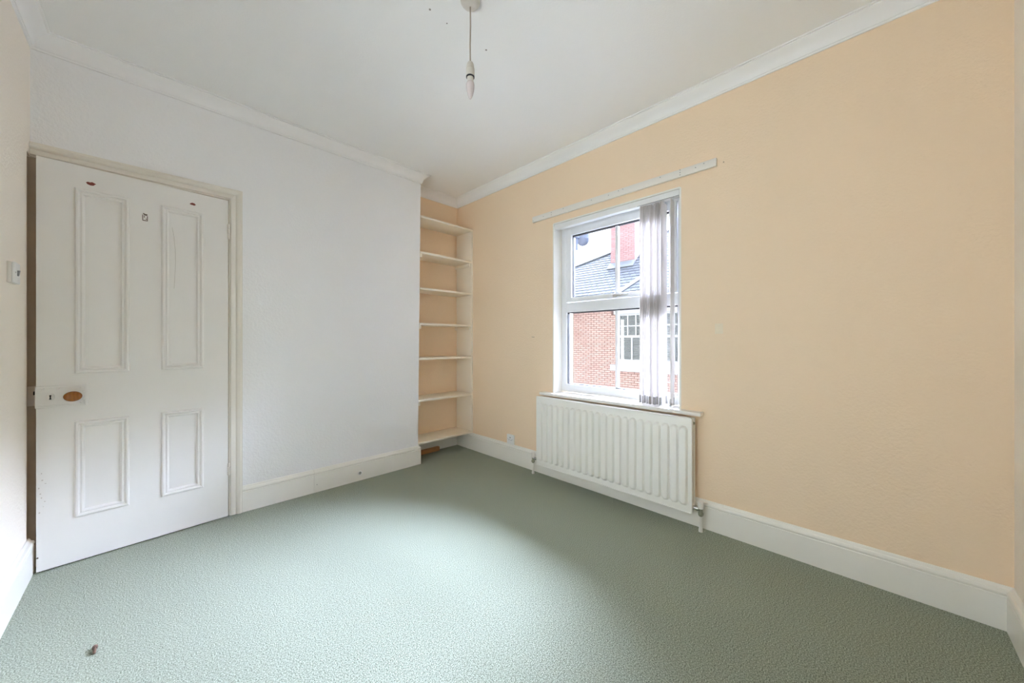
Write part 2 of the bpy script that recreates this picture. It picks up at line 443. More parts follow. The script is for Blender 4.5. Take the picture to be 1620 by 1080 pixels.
# ------------------------------------------------------------------ door (local: x from hinge 0 to -0.7245, front at y=0 facing -y)
DW, DH0, DH1 = 0.7245, 0.008, 1.974
door = thing('door_1', (0.337, 2.845, 0), 'cream painted four panel door standing slightly ajar, with oval wooden knob', 'door', kind='structure', rotz=math.radians(4.75))
def dbox(name, s0, s1, z0, z1, y0=0.0, y1=0.035, mat='door', parent=None, bev=0.0):
    return bx(name, mat, parent or door, -s1, -s0, y0, y1, z0, z1, bev)
PANX = [(0.423, 0.608), (0.118, 0.299)]
PANZ = [(0.225, 0.698), (0.938, 1.860)]
dbox('stile', 0, 0.118, DH0, DH1); dbox('stile', 0.608, DW, DH0, DH1)
dbox('rail', 0.118, 0.608, DH0, 0.225); dbox('rail', 0.118, 0.608, 0.698, 0.938); dbox('rail', 0.118, 0.608, 1.860, DH1)
dbox('muntin', 0.299, 0.423, 0.225, 0.698); dbox('muntin', 0.299, 0.423, 0.938, 1.860)
DM = [(-0.001, 0), (0.0, -0.004), (0.004, -0.0085), (0.010, -0.0090), (0.013, -0.0035), (0.017, -0.0005), (0.021, -0.0035), (0.026, -0.0020), (0.031, 0.0075), (0.034, 0.012), (-0.001, 0.012)]
for (s0, s1) in PANX:
    for (z0, z1) in PANZ:
        dbox('panel', s0-0.002, s1+0.002, z0-0.002, z1+0.002, 0.009, 0.020)
        b = BM()
        cs = [(-s1, z0, 1, 1), (-s0, z0, -1, 1), (-s0, z1, -1, -1), (-s1, z1, 1, -1)]
        rings = [[b.verts.new((x+dx*w, y, z+dz*w)) for (w, y) in DM] for (x, z, dx, dz) in cs]
        n = len(DM)
        for i in range(4):
            A, B = rings[i], rings[(i+1) % 4]
            for k in range(n): b.faces.new((A[k], A[(k+1) % n], B[(k+1) % n], B[k]))
        obj('panel_moulding', b, 'door', door, True)
for z0, z1 in ((0.262, 0.338), (1.735, 1.828)):
    hg = BM()
    for k in range(3):
        h = (z1-z0)/3
        lathe(hg, (0.003, -0.004, z0+k*h+0.001), (0, 0, 1), [(0.0055, 0), (0.0062, 0.002), (0.0062, h-0.004), (0.0055, h-0.002)], 12)
    h = obj('hinge', hg, 'steel_paint', door, True)
    bx('hinge_leaf', 'steel_paint', h, -0.004, 0.0015, -0.0015, 0.004, z0, z1)
# lock plate, keyhole, knob
b = BM(); box(b, -0.728, -0.567, -0.008, 0.0, 0.781, 0.884); bevel(b, 0.003, 2)
lp = tag(obj('lock_plate', b, 'door', door, True), 'cream painted rim lock with embossed edge')
b = BM()
for (sa, sb, za, zb) in ((0.566, 0.577, 0.780, 0.885), (0.577, 0.726, 0.874, 0.885), (0.577, 0.726, 0.780, 0.790)):
    box(b, -sb, -sa, -0.0125, -0.006, za, zb)
bevel(b, 0.002, 2); obj('lock_border', b, 'door', lp, True)
for (s, z) in ((0.588, 0.868), (0.588, 0.797), (0.580, 0.850), (0.580, 0.815), (0.660, 0.872), (0.705, 0.872)):
    b = BM(); lathe(b, (-s, -0.007, z), (0, -1, 0), [(0.006, 0), (0.0055, 0.004), (0.003, 0.0065), (0, 0.007)], 12); obj('boss', b, 'door', lp, True)
b = BM(); lathe(b, (-0.683, -0.007, 0.831), (0, -1, 0), [(0.018, 0), (0.018, 0.002), (0.016, 0.003), (0, 0.003)], 20, 0.8, 1.0, (1, 0, 0)); kh = obj('escutcheon', b, 'door', lp, True)
b = BM()
lathe(b, (-0.683, -0.0095, 0.8375), (0, -1, 0), [(0.0036, 0), (0.0036, 0.001)], 12)
box(b, -0.6850, -0.6810, -0.0105, -0.0095, 0.8215, 0.8365); box(b, -0.6865, -0.6795, -0.0105, -0.0095, 0.8195, 0.8235)
obj('keyhole', b, 'black', kh)
b = BM(); lathe(b, (-0.614, -0.006, 0.830), (0, -1, 0), [(0.017, 0), (0.017, 0.003), (0.011, 0.007), (0.009, 0.012), (0.009, 0.026)], 20); kn = obj('knob_rose', b, 'door', lp, True)
m_kn, nt, pb = new_mat('varnished_oak_knob')
wv = nt.nodes.new('ShaderNodeTexWave'); wv.inputs['Scale'].default_value = 25; wv.inputs['Distortion'].default_value = 4
tcn = nt.nodes.new('ShaderNodeTexCoord'); nt.links.new(tcn.outputs['Object'], wv.inputs['Vector'])
mxn = nt.nodes.new('ShaderNodeMix'); mxn.data_type = 'RGBA'
mxn.inputs[6].default_value = (0.31, 0.105, 0.014, 1); mxn.inputs[7].default_value = (0.25, 0.080, 0.010, 1)
nt.links.new(wv.outputs['Fac'], mxn.inputs[0]); nt.links.new(mxn.outputs[2], pb.inputs['Base Color']); pb.inputs['Roughness'].default_value = 0.15
b = BM(); lathe(b, (-0.614, -0.030, 0.830), (0, -1, 0), [(0.009, 0), (0.022, 0.005), (0.0255, 0.010), (0.0265, 0.015), (0.0255, 0.020), (0.022, 0.025), (0.015, 0.0285), (0.006, 0.030), (0, 0.0302)], 32, 1.14, 0.92, (1, 0, 0))
tag(obj('door_knob', b, m_kn, door, True), 'oval varnished brown wooden knob')
# marks where hooks and a sign were taken off
def blot(name, s, z, rx, rz, mat, seed):
    rnd = random.Random(seed); b = BM(); n = 14
    top = [b.verts.new((-s+rx*math.cos(2*PI*k/n)*rnd.uniform(0.65, 1.1), -0.0012, z+rz*math.sin(2*PI*k/n)*rnd.uniform(0.65, 1.1))) for k in range(n)]
    bot = [b.verts.new((v.co.x, 0.0004, v.co.z)) for v in top]
    b.faces.new(top)
    for k in range(n): b.faces.new((top[k], bot[k], bot[(k+1) % n], top[(k+1) % n]))
    return obj(name, b, mat, door)
tag(blot('bare_patch', 0.556, 1.895, 0.0185, 0.0100, 'red_chip', 1), 'red brown bare patch')
tag(blot('bare_patch', 0.166, 1.905, 0.0135, 0.0085, 'red_chip', 2), 'red brown bare patch')
b = BM()
box(b, -0.372, -0.366, -0.0014, 0, 1.792, 1.797); box(b, -0.368, -0.355, -0.0014, 0, 1.786, 1.794)
box(b, -0.3745, -0.3715, -0.0014, 0, 1.757, 1.788); box(b, -0.3725, -0.354, -0.0014, 0, 1.756, 1.760); box(b, -0.3565, -0.3535, -0.0014, 0, 1.757, 1.784)
box(b, -0.368, -0.365, -0.0014, 0, 1.774, 1.783); box(b, -0.361, -0.357, -0.0014, 0, 1.764, 1.769)
tag(obj('sign_residue', b, 'brown_mark', door), 'brown residue of a removed small sign')
blot('knock', 0.585, 1.69, 0.0022, 0.005, 'brown_mark', 5)
b = BM(); tube(b, [(-0.254, 0.0092, 1.748), (-0.247, 0.0092, 1.70), (-0.241, 0.0092, 1.62), (-0.240, 0.0092, 1.55), (-0.243, 0.0092, 1.46), (-0.246, 0.0092, 1.40)], 0.0009, 6)
obj('crack', b, 'crack', door)
for k in range(9):
    blot('paint_chip', 0.706+random.uniform(-0.012, 0.014), 0.29+k*0.022+random.uniform(-0.006, 0.006), random.uniform(0.0015, 0.004), random.uniform(0.0015, 0.004), 'chip', 20+k)
blot('paint_chip', 0.7205, 0.075, 0.0035, 0.004, 'brown_mark', 51)

# ------------------------------------------------------------------ window (in its recess)
win = thing('window_1', (2.414, (WY0+WY1)/2, WZ0), 'white two tier casement window with glazing bars looking on to a brick house', 'window', kind='structure')
YM = (WY0+WY1)/2
def wbox(name, x0, x1, y0, y1, z0, z1, mat='upvc', parent=None, bev=0.003):
    return bx(name, mat, parent or win, x0-2.414, x1-2.414, y0-YM, y1-YM, z0-WZ0, z1-WZ0, bev)
FX0, FX1 = 2.414, 2.452
wbox('frame_jamb', FX0, FX1, WY1-0.055, WY1-0.002, WZ0+0.002, WZ1-0.004)
wbox('frame_jamb', FX0, FX1, WY0+0.002, WY0+0.055, WZ0+0.002, WZ1-0.004)
wbox('frame_head', FX0, FX1, WY0+0.05, WY1-0.05, 2.0076, WZ1-0.004)
wbox('frame_bottom', FX0, FX1, WY0+0.05, WY1-0.05, WZ0+0.002, 0.748)
wbox('transom', FX0, FX1, WY0+0.05, WY1-0.05, 1.332, 1.412)
GB = dict(up=(WY0+0.106, WY1-0.106, 1.451, 1.956), lo=(WY0+0.055, WY1-0.055, 0.748, 1.332))
# opening upper sash
sb = BM()
y0, y1, z0, z1 = WY0+0.058, WY1-0.058, 1.415, 2.0046
g = GB['up']
sash = wbox('sash_stile', 2.402, 2.451, g[1], y1, z0, z1)
wbox('sash_stile', 2.402, 2.451, y0, g[0], z0, z1)
wbox('sash_rail', 2.402, 2.451, g[0], g[1], z0, g[2])
wbox('sash_rail', 2.402, 2.451, g[0], g[1], g[3], z1)
for key in ('up', 'lo'):
    a0, a1, c0, c1 = GB[key]
    for nm, yy0, yy1, zz0, zz1 in (('gasket', a0, a0+0.005, c0, c1), ('gasket', a1-0.005, a1, c0, c1), ('gasket', a0, a1, c1-0.007, c1), ('gasket', a0, a1, c0, c0+0.004)):
        wbox(nm, 2.424, 2.452, yy0, yy1, zz0, zz1, 'gasket', bev=0)
    wbox('glazing_bar', 2.426, 2.452, YM-0.011, YM+0.011, c0, c1)
    wbox('pane', 2.438, 2.442, a0-0.004, YM, c0-0.004, c1+0.004, 'glass', bev=0)
    wbox('pane', 2.438, 2.442, YM, a1+0.004, c0-0.004, c1+0.004, 'glass', bev=0)
hd = wbox('handle_base', 2.390, 2.404, 1.316, 1.346, 1.420, 1.440, 'chrome', bev=0.003)
b = BM()
hexa(b, [(2.378-2.414, 1.222-YM, 1.428-WZ0), (2.386-2.414, 1.222-YM, 1.428-WZ0), (2.394-2.414, 1.342-YM, 1.424-WZ0), (2.380-2.414, 1.342-YM, 1.424-WZ0),
         (2.378-2.414, 1.222-YM, 1.434-WZ0), (2.386-2.414, 1.222-YM, 1.434-WZ0), (2.394-2.414, 1.342-YM, 1.436-WZ0), (2.380-2.414, 1.342-YM, 1.436-WZ0)])
bevel(b, 0.002); obj('lever', b, 'chrome', hd, True)
# made-up window on the unseen left wall, added to brighten the room
w2 = thing('fill_window', (XL-0.12, (LY0+LY1)/2, LZ0), 'added white framed window in the unseen left wall, for fill light', 'window', kind='structure')
hy = (LY1-LY0)/2; hz = LZ1-LZ0
for nm, a in (('frame_jamb', (-hy, -hy+0.05, 0, hz)), ('frame_jamb', (hy-0.05, hy, 0, hz)), ('frame_head', (-hy+0.05, hy-0.05, hz-0.05, hz)), ('frame_bottom', (-hy+0.05, hy-0.05, 0, 0.05)), ('glazing_bar', (-0.011, 0.011, 0.05, hz-0.05))):
    bx(nm, 'upvc', w2, -0.05, 0.02, *a, bev=0.003)
bx('pane', 'glass', w2, -0.017, -0.013, -hy+0.05, hy-0.05, 0.05, hz-0.05)
# sill board
b = BM(); box(b, 2.250, 2.309, 0.706, 1.932, WZ0-0.020, WZ0); box(b, 2.305, FX0+0.02, WY0, WY1, WZ0-0.020, WZ0)
bmesh.ops.remove_doubles(b, verts=b.verts, dist=1e-5)
tag(obj('trim_8', b, 'gloss'), 'white window sill board above the radiator', 'window sill', kind='structure')

# ------------------------------------------------------------------ vertical blind
vb = thing('vertical_blind', (2.335, YM, WZ1-0.005), 'white vertical blind drawn into a bunch at the right of the window', 'blind')
b = BM(); box(b, -0.022, 0.022, WY0+0.008-YM, WY1-0.008-YM, -0.040, 0.0); bevel(b, 0.003, 2)
hr = obj('headrail', b, 'plastic', vb, True)
bx('rail_groove', 'gasket', hr, -0.0232, -0.0215, WY0+0.01-YM, 0.12+1.0-YM, -0.0395, -0.0375)
vt = 2.012-WZ1+0.005-0.012; vbm = 0.686-WZ1+0.005
ys = [1.108, 1.088, 1.073, 1.060, 1.046, 1.031, 1.018, 1.003, 0.990, 0.977, 0.964, 0.950]+[0.897]
for i, y in enumerate(ys):
    ang = math.radians((22 if i == 0 else random.uniform(-9, 9)) if i < 12 else 6)
    cx0, cy0 = 0.0, y-YM
    hw = 0.0445
    b = BM(); n = 6; cols = []
    zt, zb = vt+random.uniform(-0.006, 0.004), vbm+random.uniform(0, 0.006)
    for side in (1, -1):
        row = []
        for k in range(n+1):
            t = -hw+2*hw*k/n
            bow = 0.004*(1-(t/hw)**2)
            px = cx0+t*math.cos(ang)-(bow+side*0.0006)*math.sin(ang); py = cy0+t*math.sin(ang)+(bow+side*0.0006)*math.cos(ang)
            drop = 0.012*(abs(t)/hw)**1.5
            row.append((b.verts.new((px, py, zb)), b.verts.new((px, py, zt-drop))))
        cols.append(row)
    for row in cols:
        for k in range(n): b.faces.new((row[k][0], row[k+1][0], row[k+1][1], row[k][1]))
    for k in range(n):
        b.faces.new((cols[0][k][1], cols[0][k+1][1], cols[1][k+1][1], cols[1][k][1]))
        b.faces.new((cols[0][k][0], cols[0][k+1][0], cols[1][k+1][0], cols[1][k][0]))
    for k in (0, n): b.faces.new((cols[0][k][0], cols[0][k][1], cols[1][k][1], cols[1][k][0]))
    v = obj('vane', b, 'vane', vb, True)
    c, s = math.cos(ang), math.sin(ang)
    for (ta, tb) in ((-0.0435, -0.0325), (0.0325, 0.0435)):  # small grey ticks at both lower corners of each vane
        P = []
        for z in (zb+0.001, zb+0.050):
            for (t, w) in ((ta, -0.0024), (tb, -0.0020), (tb, 0.0046), (ta, 0.0042)):
                P.append((cx0+t*c-w*s, cy0+t*s+w*c, z))
        b = BM(); hexa(b, P)
        tag(obj('vane_tick', b, 'grey_mark', v), 'grey tick at a lower corner of the vane')
    b = BM(); box(b, -0.006, 0.006, cy0-0.002, cy0+0.002, zt-0.006, -0.038); obj('hanger', b, 'plastic', v)
b = BM(); tube(b, [(-0.024, 0.872-YM, -0.03), (-0.024, 0.872-YM, -0.5), (-0.023, 0.873-YM, -1.20)], 0.0013, 6); obj('draw_cord', b, 'plastic', vb)

# ------------------------------------------------------------------ old curtain batten
bt = thing('curtain_batten', (XR, 1.339, 2.128), 'long pale wooden batten with screw holes above the window', 'batten')
b = BM(); box(b, -0.019, 0.0, 0.633-1.339, 2.045-1.339, -0.023, 0.023); bevel(b, 0.0018, 2)
obj('board', b, paint('batten_paint', (0.80, 0.76, 0.70), 0.5, 0.03, 8), bt, True)
for (y, z) in ((2.036, 2.118), (1.921, 2.128), (1.839, 2.138), (1.839, 2.120), (1.719, 2.140), (1.463, 2.136), (1.322, 2.132), (1.245, 2.140), (1.212, 2.142), (0.955, 2.140), (0.833, 2.146), (0.833, 2.131), (0.833, 2.116), (0.744, 2.131), (0.698, 2.139)):
    b = BM(); lathe(b, (-0.0192, y-1.339, z-2.128), (-1, 0, 0), [(0.0032, 0), (0.0032, 0.0006), (0.0014, 0.0006), (0.0014, -0.0004)], 8); obj('screw_hole', b, 'grey_mark', bt)

# ------------------------------------------------------------------ radiator
rad = thing('radiator', (2.24, 1.3375, 0), 'cream double panel radiator with vertical flutes under the window', 'radiator')
RY0, RY1, RZ0, RZ1 = -0.5975, 0.5975, 0.099, 0.646
NF = 22
def sstep(t):
    t = max(0.0, min(1.0, t)); return t*t*(3-2*t)
def panel(name, xf, back, flutes=True):
    b = BM()
    m = 0.020; pitch = (RY1-RY0-2*m)/NF
    yy = [RY0, RY0+m*0.5]
    for i in range(NF):
        c = RY0+m+pitch*(i+0.5)
        for o in (-0.0245, -0.0195, -0.0165, -0.0130, -0.006, 0.0, 0.006, 0.0130, 0.0165, 0.0195, 0.0245): yy.append(c+o*pitch/0.0525)
    yy += [RY1-m*0.5, RY1]
    zl, zh = RZ0+0.042, RZ1-0.052
    zs = [RZ0, RZ0+0.014, RZ0+0.016, RZ0+0.030]+[zl+t for t in (-0.006, 0.0, 0.005, 0.010, 0.016, 0.022)]+[0.25, 0.38, 0.5]+[zh-t for t in (0.022, 0.016, 0.010, 0.005, 0.0, -0.006)]+[RZ1-0.03, RZ1-0.012, RZ1]
    G = []
    for z in zs:
        row = []
        for y in yy:
            u = (y-RY0-m)/pitch; d = 0.0
            if 0 < u < NF and flutes:
                q = abs((u % 1.0)-0.5)*pitch
                ez = min(z-zl, zh-z)
                # rounded end of the flute
                if ez < 0.018:
                    rr = 0.018; qq = math.hypot(q, max(0, rr-ez)) if ez > -0.02 else 1
                    q2 = qq
                else: q2 = q
                d = 0.0165*sstep((0.0230-q2)/0.0070)
            row.append(b.verts.new((xf-d if not back else xf+d, y, z)))
        G.append(row)
    for r0, r1 in zip(G, G[1:]):
        for k in range(len(yy)-1): b.faces.new((r0[k], r0[k+1], r1[k+1], r1[k]))
    # turned-back rim
    th = 0.013 if not back else -0.013
    ring = [G[0][k] for k in range(len(yy))]+[G[j][-1] for j in range(1, len(zs))]+[G[-1][k] for k in range(len(yy)-2, -1, -1)]+[G[j][0] for j in range(len(zs)-2, 0, -1)]
    R2 = [b.verts.new((v.co.x+th, v.co.y, v.co.z)) for v in ring]
    for k in range(len(ring)):
        k2 = (k+1) % len(ring); b.faces.new((ring[k], ring[k2], R2[k2], R2[k]))
    b.faces.new(R2)
    return obj(name, b, 'radiator', rad, True)
fp = panel('front_panel', 2.2145-2.24, False)
# folded seam along top and bottom edge
b = BM(); box(b, 2.2095-2.24, 2.2275-2.24, RY0+0.004, RY1-0.004, RZ1-0.001, RZ1+0.005); box(b, 2.2095-2.24, 2.2275-2.24, RY0+0.004, RY1-0.004, RZ0-0.004, RZ0+0.001); bevel(b, 0.0015); obj('seam', b, 'radiator', fp, True)
panel('rear_panel', 2.272-2.24, True, False)
b = BM()
for k in range(46):
    y = RY0+0.03+k*(RY1-RY0-0.06)/45
    box(b, 2.2285-2.24, 2.2585-2.24, y-0.0006, y+0.0006, RZ0+0.03, RZ1-0.035)
tag(obj('convector_fins', b, 'radiator', rad), kind='stuff')
for y in (RY0+0.010, RY1-0.010):
    for z in (RZ0+0.035, RZ1-0.028):
        b = BM(); lathe(b, (2.2275-2.24, y, z), (1, 0, 0), [(0.011, 0), (0.011, 0.032)], 14); obj('connector', b, 'radiator', rad, True)
b = BM(); lathe(b, (2.243-2.24, RY0+0.001, RZ1-0.028), (0, -1, 0), [(0.008, 0), (0.008, 0.007), (0.004, 0.007), (0.004, 0.004), (0, 0.004)], 12); obj('bleed_plug', b, 'brass', rad, True)
for y in (-0.40, 0.40):
    bx('wall_bracket', 'radiator', rad, 2.270-2.24, XR-0.0008-2.24, y-0.018, y+0.018, 0.15, 0.60)
# valves and pipe tails
def valve(yp, sgn, label):
    y = yp-1.3375
    b = BM(); tube(b, [(0, y, 0.0), (0, y, 0.10)], 0.0075, 14); pipe = obj('pipe_tail', b, 'gloss', rad, True)
    b = BM(); lathe(b, (0, y, 0), (0, 0, 1), [(0.0115, 0), (0.0115, 0.006), (0.010, 0.020), (0.0085, 0.026)], 16); obj('pipe_collar', b, 'gloss', pipe, True)
    b = BM(); lathe(b, (0, y, 0.086), (0, 0, 1), [(0.006, 0), (0.012, 0.006), (0.0145, 0.012), (0.0145, 0.022), (0.011, 0.027), (0.011, 0.042), (0.009, 0.052)], 8)
    vv = tag(obj('valve_body', b, 'brass', rad, True), 'tarnished metal valve body')
    b = BM(); lathe(b, (0, y, 0.132), (0, 0, 1), [(0.011, 0), (0.0155, 0.004), (0.0175, 0.036), (0.0165, 0.043), (0, 0.044)], 14); tag(obj('valve_cap', b, 'old_plastic', vv, True), 'pale plastic cap')
    y1 = RY0 if sgn > 0 else RY1
    b = BM(); lathe(b, (0, y, 0.128), (0, 1 if y1 > y else -1, 0), [(0.007, 0), (0.007, 0.010), (0.013, 0.011), (0.013, 0.022), (0.010, 0.023), (0.010, abs(y1-y)+0.004)], 12); obj('union_nut', b, 'chrome', vv, True)
valve(0.700, 1, ''); valve(1.992, -1, '')

# ------------------------------------------------------------------ socket and switch
so = thing('wall_socket', (XR, 2.315, 0.1655), 'white single power socket on the peach wall just above the skirting', 'socket')
bx('back_box', 'old_plastic', so, -0.010, 0.0, -0.043, 0.043, 0.0005, 0.0865, 0.002)
fpl = bx('face_plate', 'plastic', so, -0.017, -0.010, -0.043, 0.043, 0.0005, 0.0865, 0.0025)
for (yy0, yy1, z0, z1) in ((-0.004, 0.004, 0.056, 0.065), (0.009, 0.017, 0.037, 0.042), (-0.017, -0.009, 0.037, 0.042)):
    bx('pin_slot', 'gasket', fpl, -0.0175, -0.0165, yy0, yy1, z0, z1)
bx('rocker', 'plastic', so, -0.0205, -0.0165, 0.020, 0.030, 0.058, 0.074, 0.001)
for yy in (-0.030, 0.030):
    b = BM(); lathe(b, (-0.017, yy, 0.046), (-1, 0, 0), [(0.003, 0), (0.003, 0.0008), (0, 0.0012)], 10); obj('screw', b, 'chrome', fpl)
sw = thing('light_switch', (XL, 2.517, 1.381), 'white light switch on the cream wall at the left edge', 'switch')
bx('back_box', 'old_plastic', sw, 0, 0.012, -0.043, 0.043, -0.043, 0.043, 0.002)
sf = bx('face_plate', 'plastic', sw, 0.012, 0.020, -0.043, 0.043, -0.043, 0.043, 0.003)
b = BM(); hexa(b, [(0.019, -0.006, -0.011), (0.023, -0.006, -0.011), (0.023, 0.006, -0.011), (0.019, 0.006, -0.011), (0.019, -0.006, 0.011), (0.027, -0.006, 0.011), (0.027, 0.006, 0.011), (0.019, 0.006, 0.011)])
tag(obj('rocker', b, 'grey_mark', sw), 'grey looking rocker')
for yy in (-0.029, 0.029):
    b = BM(); lathe(b, (0.0198, yy, 0), (1, 0, 0), [(0.0033, 0), (0.0033, 0.0008), (0, 0.0012)], 10); obj('screw', b, 'grey_mark', sf)

# old fixing marks on the peach wall
for (y, z, r) in ((2.062, 1.133, 0.0042), (2.045, 1.132, 0.0042), (0.633, 1.154, 0.0036), (0.612, 1.154, 0.0042), (0.600, 2.120, 0.003)):
    b = BM(); lathe(b, (XR+0.0005, y, z), (-1, 0, 0), [(r, 0), (r, 0.001), (r*0.5, 0.001), (r*0.4, 0.0004), (0, 0.0004)], 10)
    obj('screw_hole', b, 'brown_mark', wr)
b = BM(); box(b, XR-0.0009, XR+0.0005, 0.603, 0.645, 1.141, 1.200); bevel(b, 0.0004, 1); obj('filler_patch', b, paint('filler', (0.84, 0.72, 0.55), 0.7, 0.06, 60), wr)

# ------------------------------------------------------------------ alcove shelving
sh = thing('alcove_shelving', (2.0, 2.99, 0), 'seven cream painted shelves built into the alcove beside the peach wall', 'shelving')
tops = [2.230, 1.906, 1.582, 1.262, 0.946, 0.571, 0.187]
SX1, SYF = 2.288, 2.868
for i, z in enumerate(tops):
    xa = xcorner(z)+0.002
    full = i in (0, 6)
    xb = (XR-0.001) if full else SX1-0.0005
    tl = [0.010, 0.006, 0.003, 0.0015, 0.004, 0.009, 0.0][i]
    b = BM()
    t = 0.0185
    y1 = YA-0.001 if i else YA-0.001
    hexa(b, [(xa, SYF, z-t), (xb, SYF, z-t-tl*0.3), (xb, y1, z-t-tl*0.3), (xa, y1, z-t), (xa, SYF, z), (xb, SYF, z-tl*0.3), (xb, y1, z-tl*0.3), (xa, y1, z)])
    bevel(b, 0.0015, 2)
    o = obj('shelf', b, 'shelf', sh, True); o.location = (-2.0, -2.99, 0)
def shp(name, mat, *a, **k):
    o = bx(name, mat, sh, *a, **k); o.location = (-2.0, -2.99, 0); return o
segz = [0.188]+[0]*0
shp('side_panel', 'shelf', SX1, XR-0.001, SYF, YA-0.009, 0.1875, 2.208, bev=0.001)
for i, z in ((1, 1.906), (3, 1.262), (5, 0.571)):
    xa = xcorner(z)+0.001
    shp('batten', 'shelf', xa, xa+0.018, SYF+0.006, YA-0.002, z-0.0185-0.034, z-0.019, bev=0.001)
for z in (1.906, 1.262):
    shp('batten', 'shelf', SX1-0.016, SX1-0.0005, SYF+0.018, YA-0.002, z-0.021-0.032, z-0.0215, bev=0.001)
b = BM(); tube(b, [(XR-0.009, YA-0.009, 2.231), (XR-0.009, YA-0.009, 2.508)], 0.0055, 10)
tag(obj('pipe', b, 'peach', None, True), 'thin painted pipe in the alcove corner above the top shelf', 'pipe')
of = BM(); box(of, 1.800, 2.045, 3.070, 3.105, 0.0, 0.040); bevel(of, 0.002, 1)
tag(obj('wood_offcut', of, 'offcut', smooth=True), 'brown bare wood offcut lying under the bottom shelf', 'wood')

# ------------------------------------------------------------------ pendant light
pd = thing('pendant_light', (0.982, 1.239, ZC), 'bare candle bulb in a white pendant holder hanging from the ceiling', 'pendant light')
b = BM(); lathe(b, (0, 0, 0), (0, 0, -1), [(0.043, 0), (0.043, 0.010), (0.041, 0.018), (0.033, 0.028), (0.018, 0.034), (0.007, 0.036), (0.0, 0.036)], 32); obj('ceiling_rose', b, 'holder', pd, True)
b = BM(); tube(b, [(0, 0, -0.034), (0.0006, -0.0006, -0.12), (-0.0006, 0.0005, -0.20), (0, 0, -0.282)], 0.0031, 10); obj('flex', b, 'cord', pd, True)
zh = -0.276
b = BM(); lathe(b, (0, 0, zh), (0, 0, -1), [(0.0045, 0), (0.011, 0.002), (0.0155, 0.012), (0.0175, 0.028), (0.0175, 0.0275)], 28); obj('holder_cap', b, 'holder', pd, True)
b = BM(); lathe(b, (0, 0, zh-0.0275), (0, 0, -1), [(0.0165, 0), (0.0165, 0.003)], 28); obj('holder_gap', b, 'cord', pd, True)
b = BM(); lathe(b, (0, 0, zh-0.030), (0, 0, -1), [(0.0185, 0), (0.0185, 0.030), (0.0180, 0.033)], 28); obj('holder_skirt', b, 'holder', pd, True)
b = BM(); lathe(b, (0, 0, zh-0.063), (0, 0, -1), [(0.0183, 0), (0.0183, 0.004), (0.0150, 0.0045)], 28); obj('holder_ring', b, 'gasket', pd, True)
b = BM(); lathe(b, (0, 0, zh-0.066), (0, 0, -1), [(0.0140, 0), (0.0140, 0.016), (0.0125, 0.020)], 28); bc = obj('bulb_cap', b, 'holder', pd, True)
b = BM(); lathe(b, (0, 0, zh-0.086), (0, 0, -1), [(0.0125, 0), (0.0160, 0.004), (0.0178, 0.012), (0.0176, 0.024), (0.0158, 0.040), (0.0125, 0.054), (0.0080, 0.066), (0.0040, 0.0735), (0, 0.0765)], 32); tag(obj('bulb', b, 'bulb', pd, True), 'frosted white candle bulb')

# ------------------------------------------------------------------ brown plug on the carpet
pl = thing('wall_plug', (-0.143, 1.949, 0.005), 'tiny brown plastic wall plug lying on the carpet near the door', 'plug', rotz=0.02)
b = BM(); lathe(b, (0, -0.020, 0), (0, 1, 0), [(0.0025, 0), (0.0042, 0.004), (0.0045, 0.018), (0.0040, 0.030)], 10); obj('shank', b, 'rawl', pl, True)
b = BM(); lathe(b, (0, 0.010, 0), (0, 1, 0), [(0.0052, 0), (0.0075, 0.003), (0.0075, 0.010), (0.004, 0.012)], 10); obj('collar', b, 'rawl', pl, True)

# ------------------------------------------------------------------ outside: brick house across the yard
GZ = -2.8
b = BM(); box(b, XO, 26, -8, 24, GZ-0.1, GZ)
tag(obj('ground', b, 'tarmac'), 'tarmac yard between the houses', 'ground', kind='structure')
XF = 11.5
hs = thing('house_exterior', (XF, 7.0, GZ), 'red brick house with slate roof and chimney seen through the window', 'house')
def hobj(name, bm, mat, parent=None, smooth=False, off=True):
    o = obj(name, bm, mat, parent or hs, smooth)
    if parent is None: o.location = (-XF, -7.0, -GZ)
    return o
HY0, HY1, HZ = 1.5, 16.2, 2.35
UN = [(5.35, 6.22), (4.45, 5.25), (3.5, 4.35)]
OZ0, OZ1 = 0.39, 2.02
b = BM()
y = HY0
box(b, XF, XF+0.25, 6.30, HY1, GZ, HZ); box(b, XF, XF+0.25, HY0, 3.42, GZ, HZ)
box(b, XF, XF+0.25, 3.42, 6.30, GZ, OZ0); box(b, XF, XF+0.25, 3.42, 6.30, OZ1, HZ)
box(b, XF+0.25, 19.7, HY1-0.25, HY1, GZ, HZ); box(b, XF+0.25, 19.7, HY0, HY0+0.25, GZ, HZ)
hobj('wall', b, 'mortar')
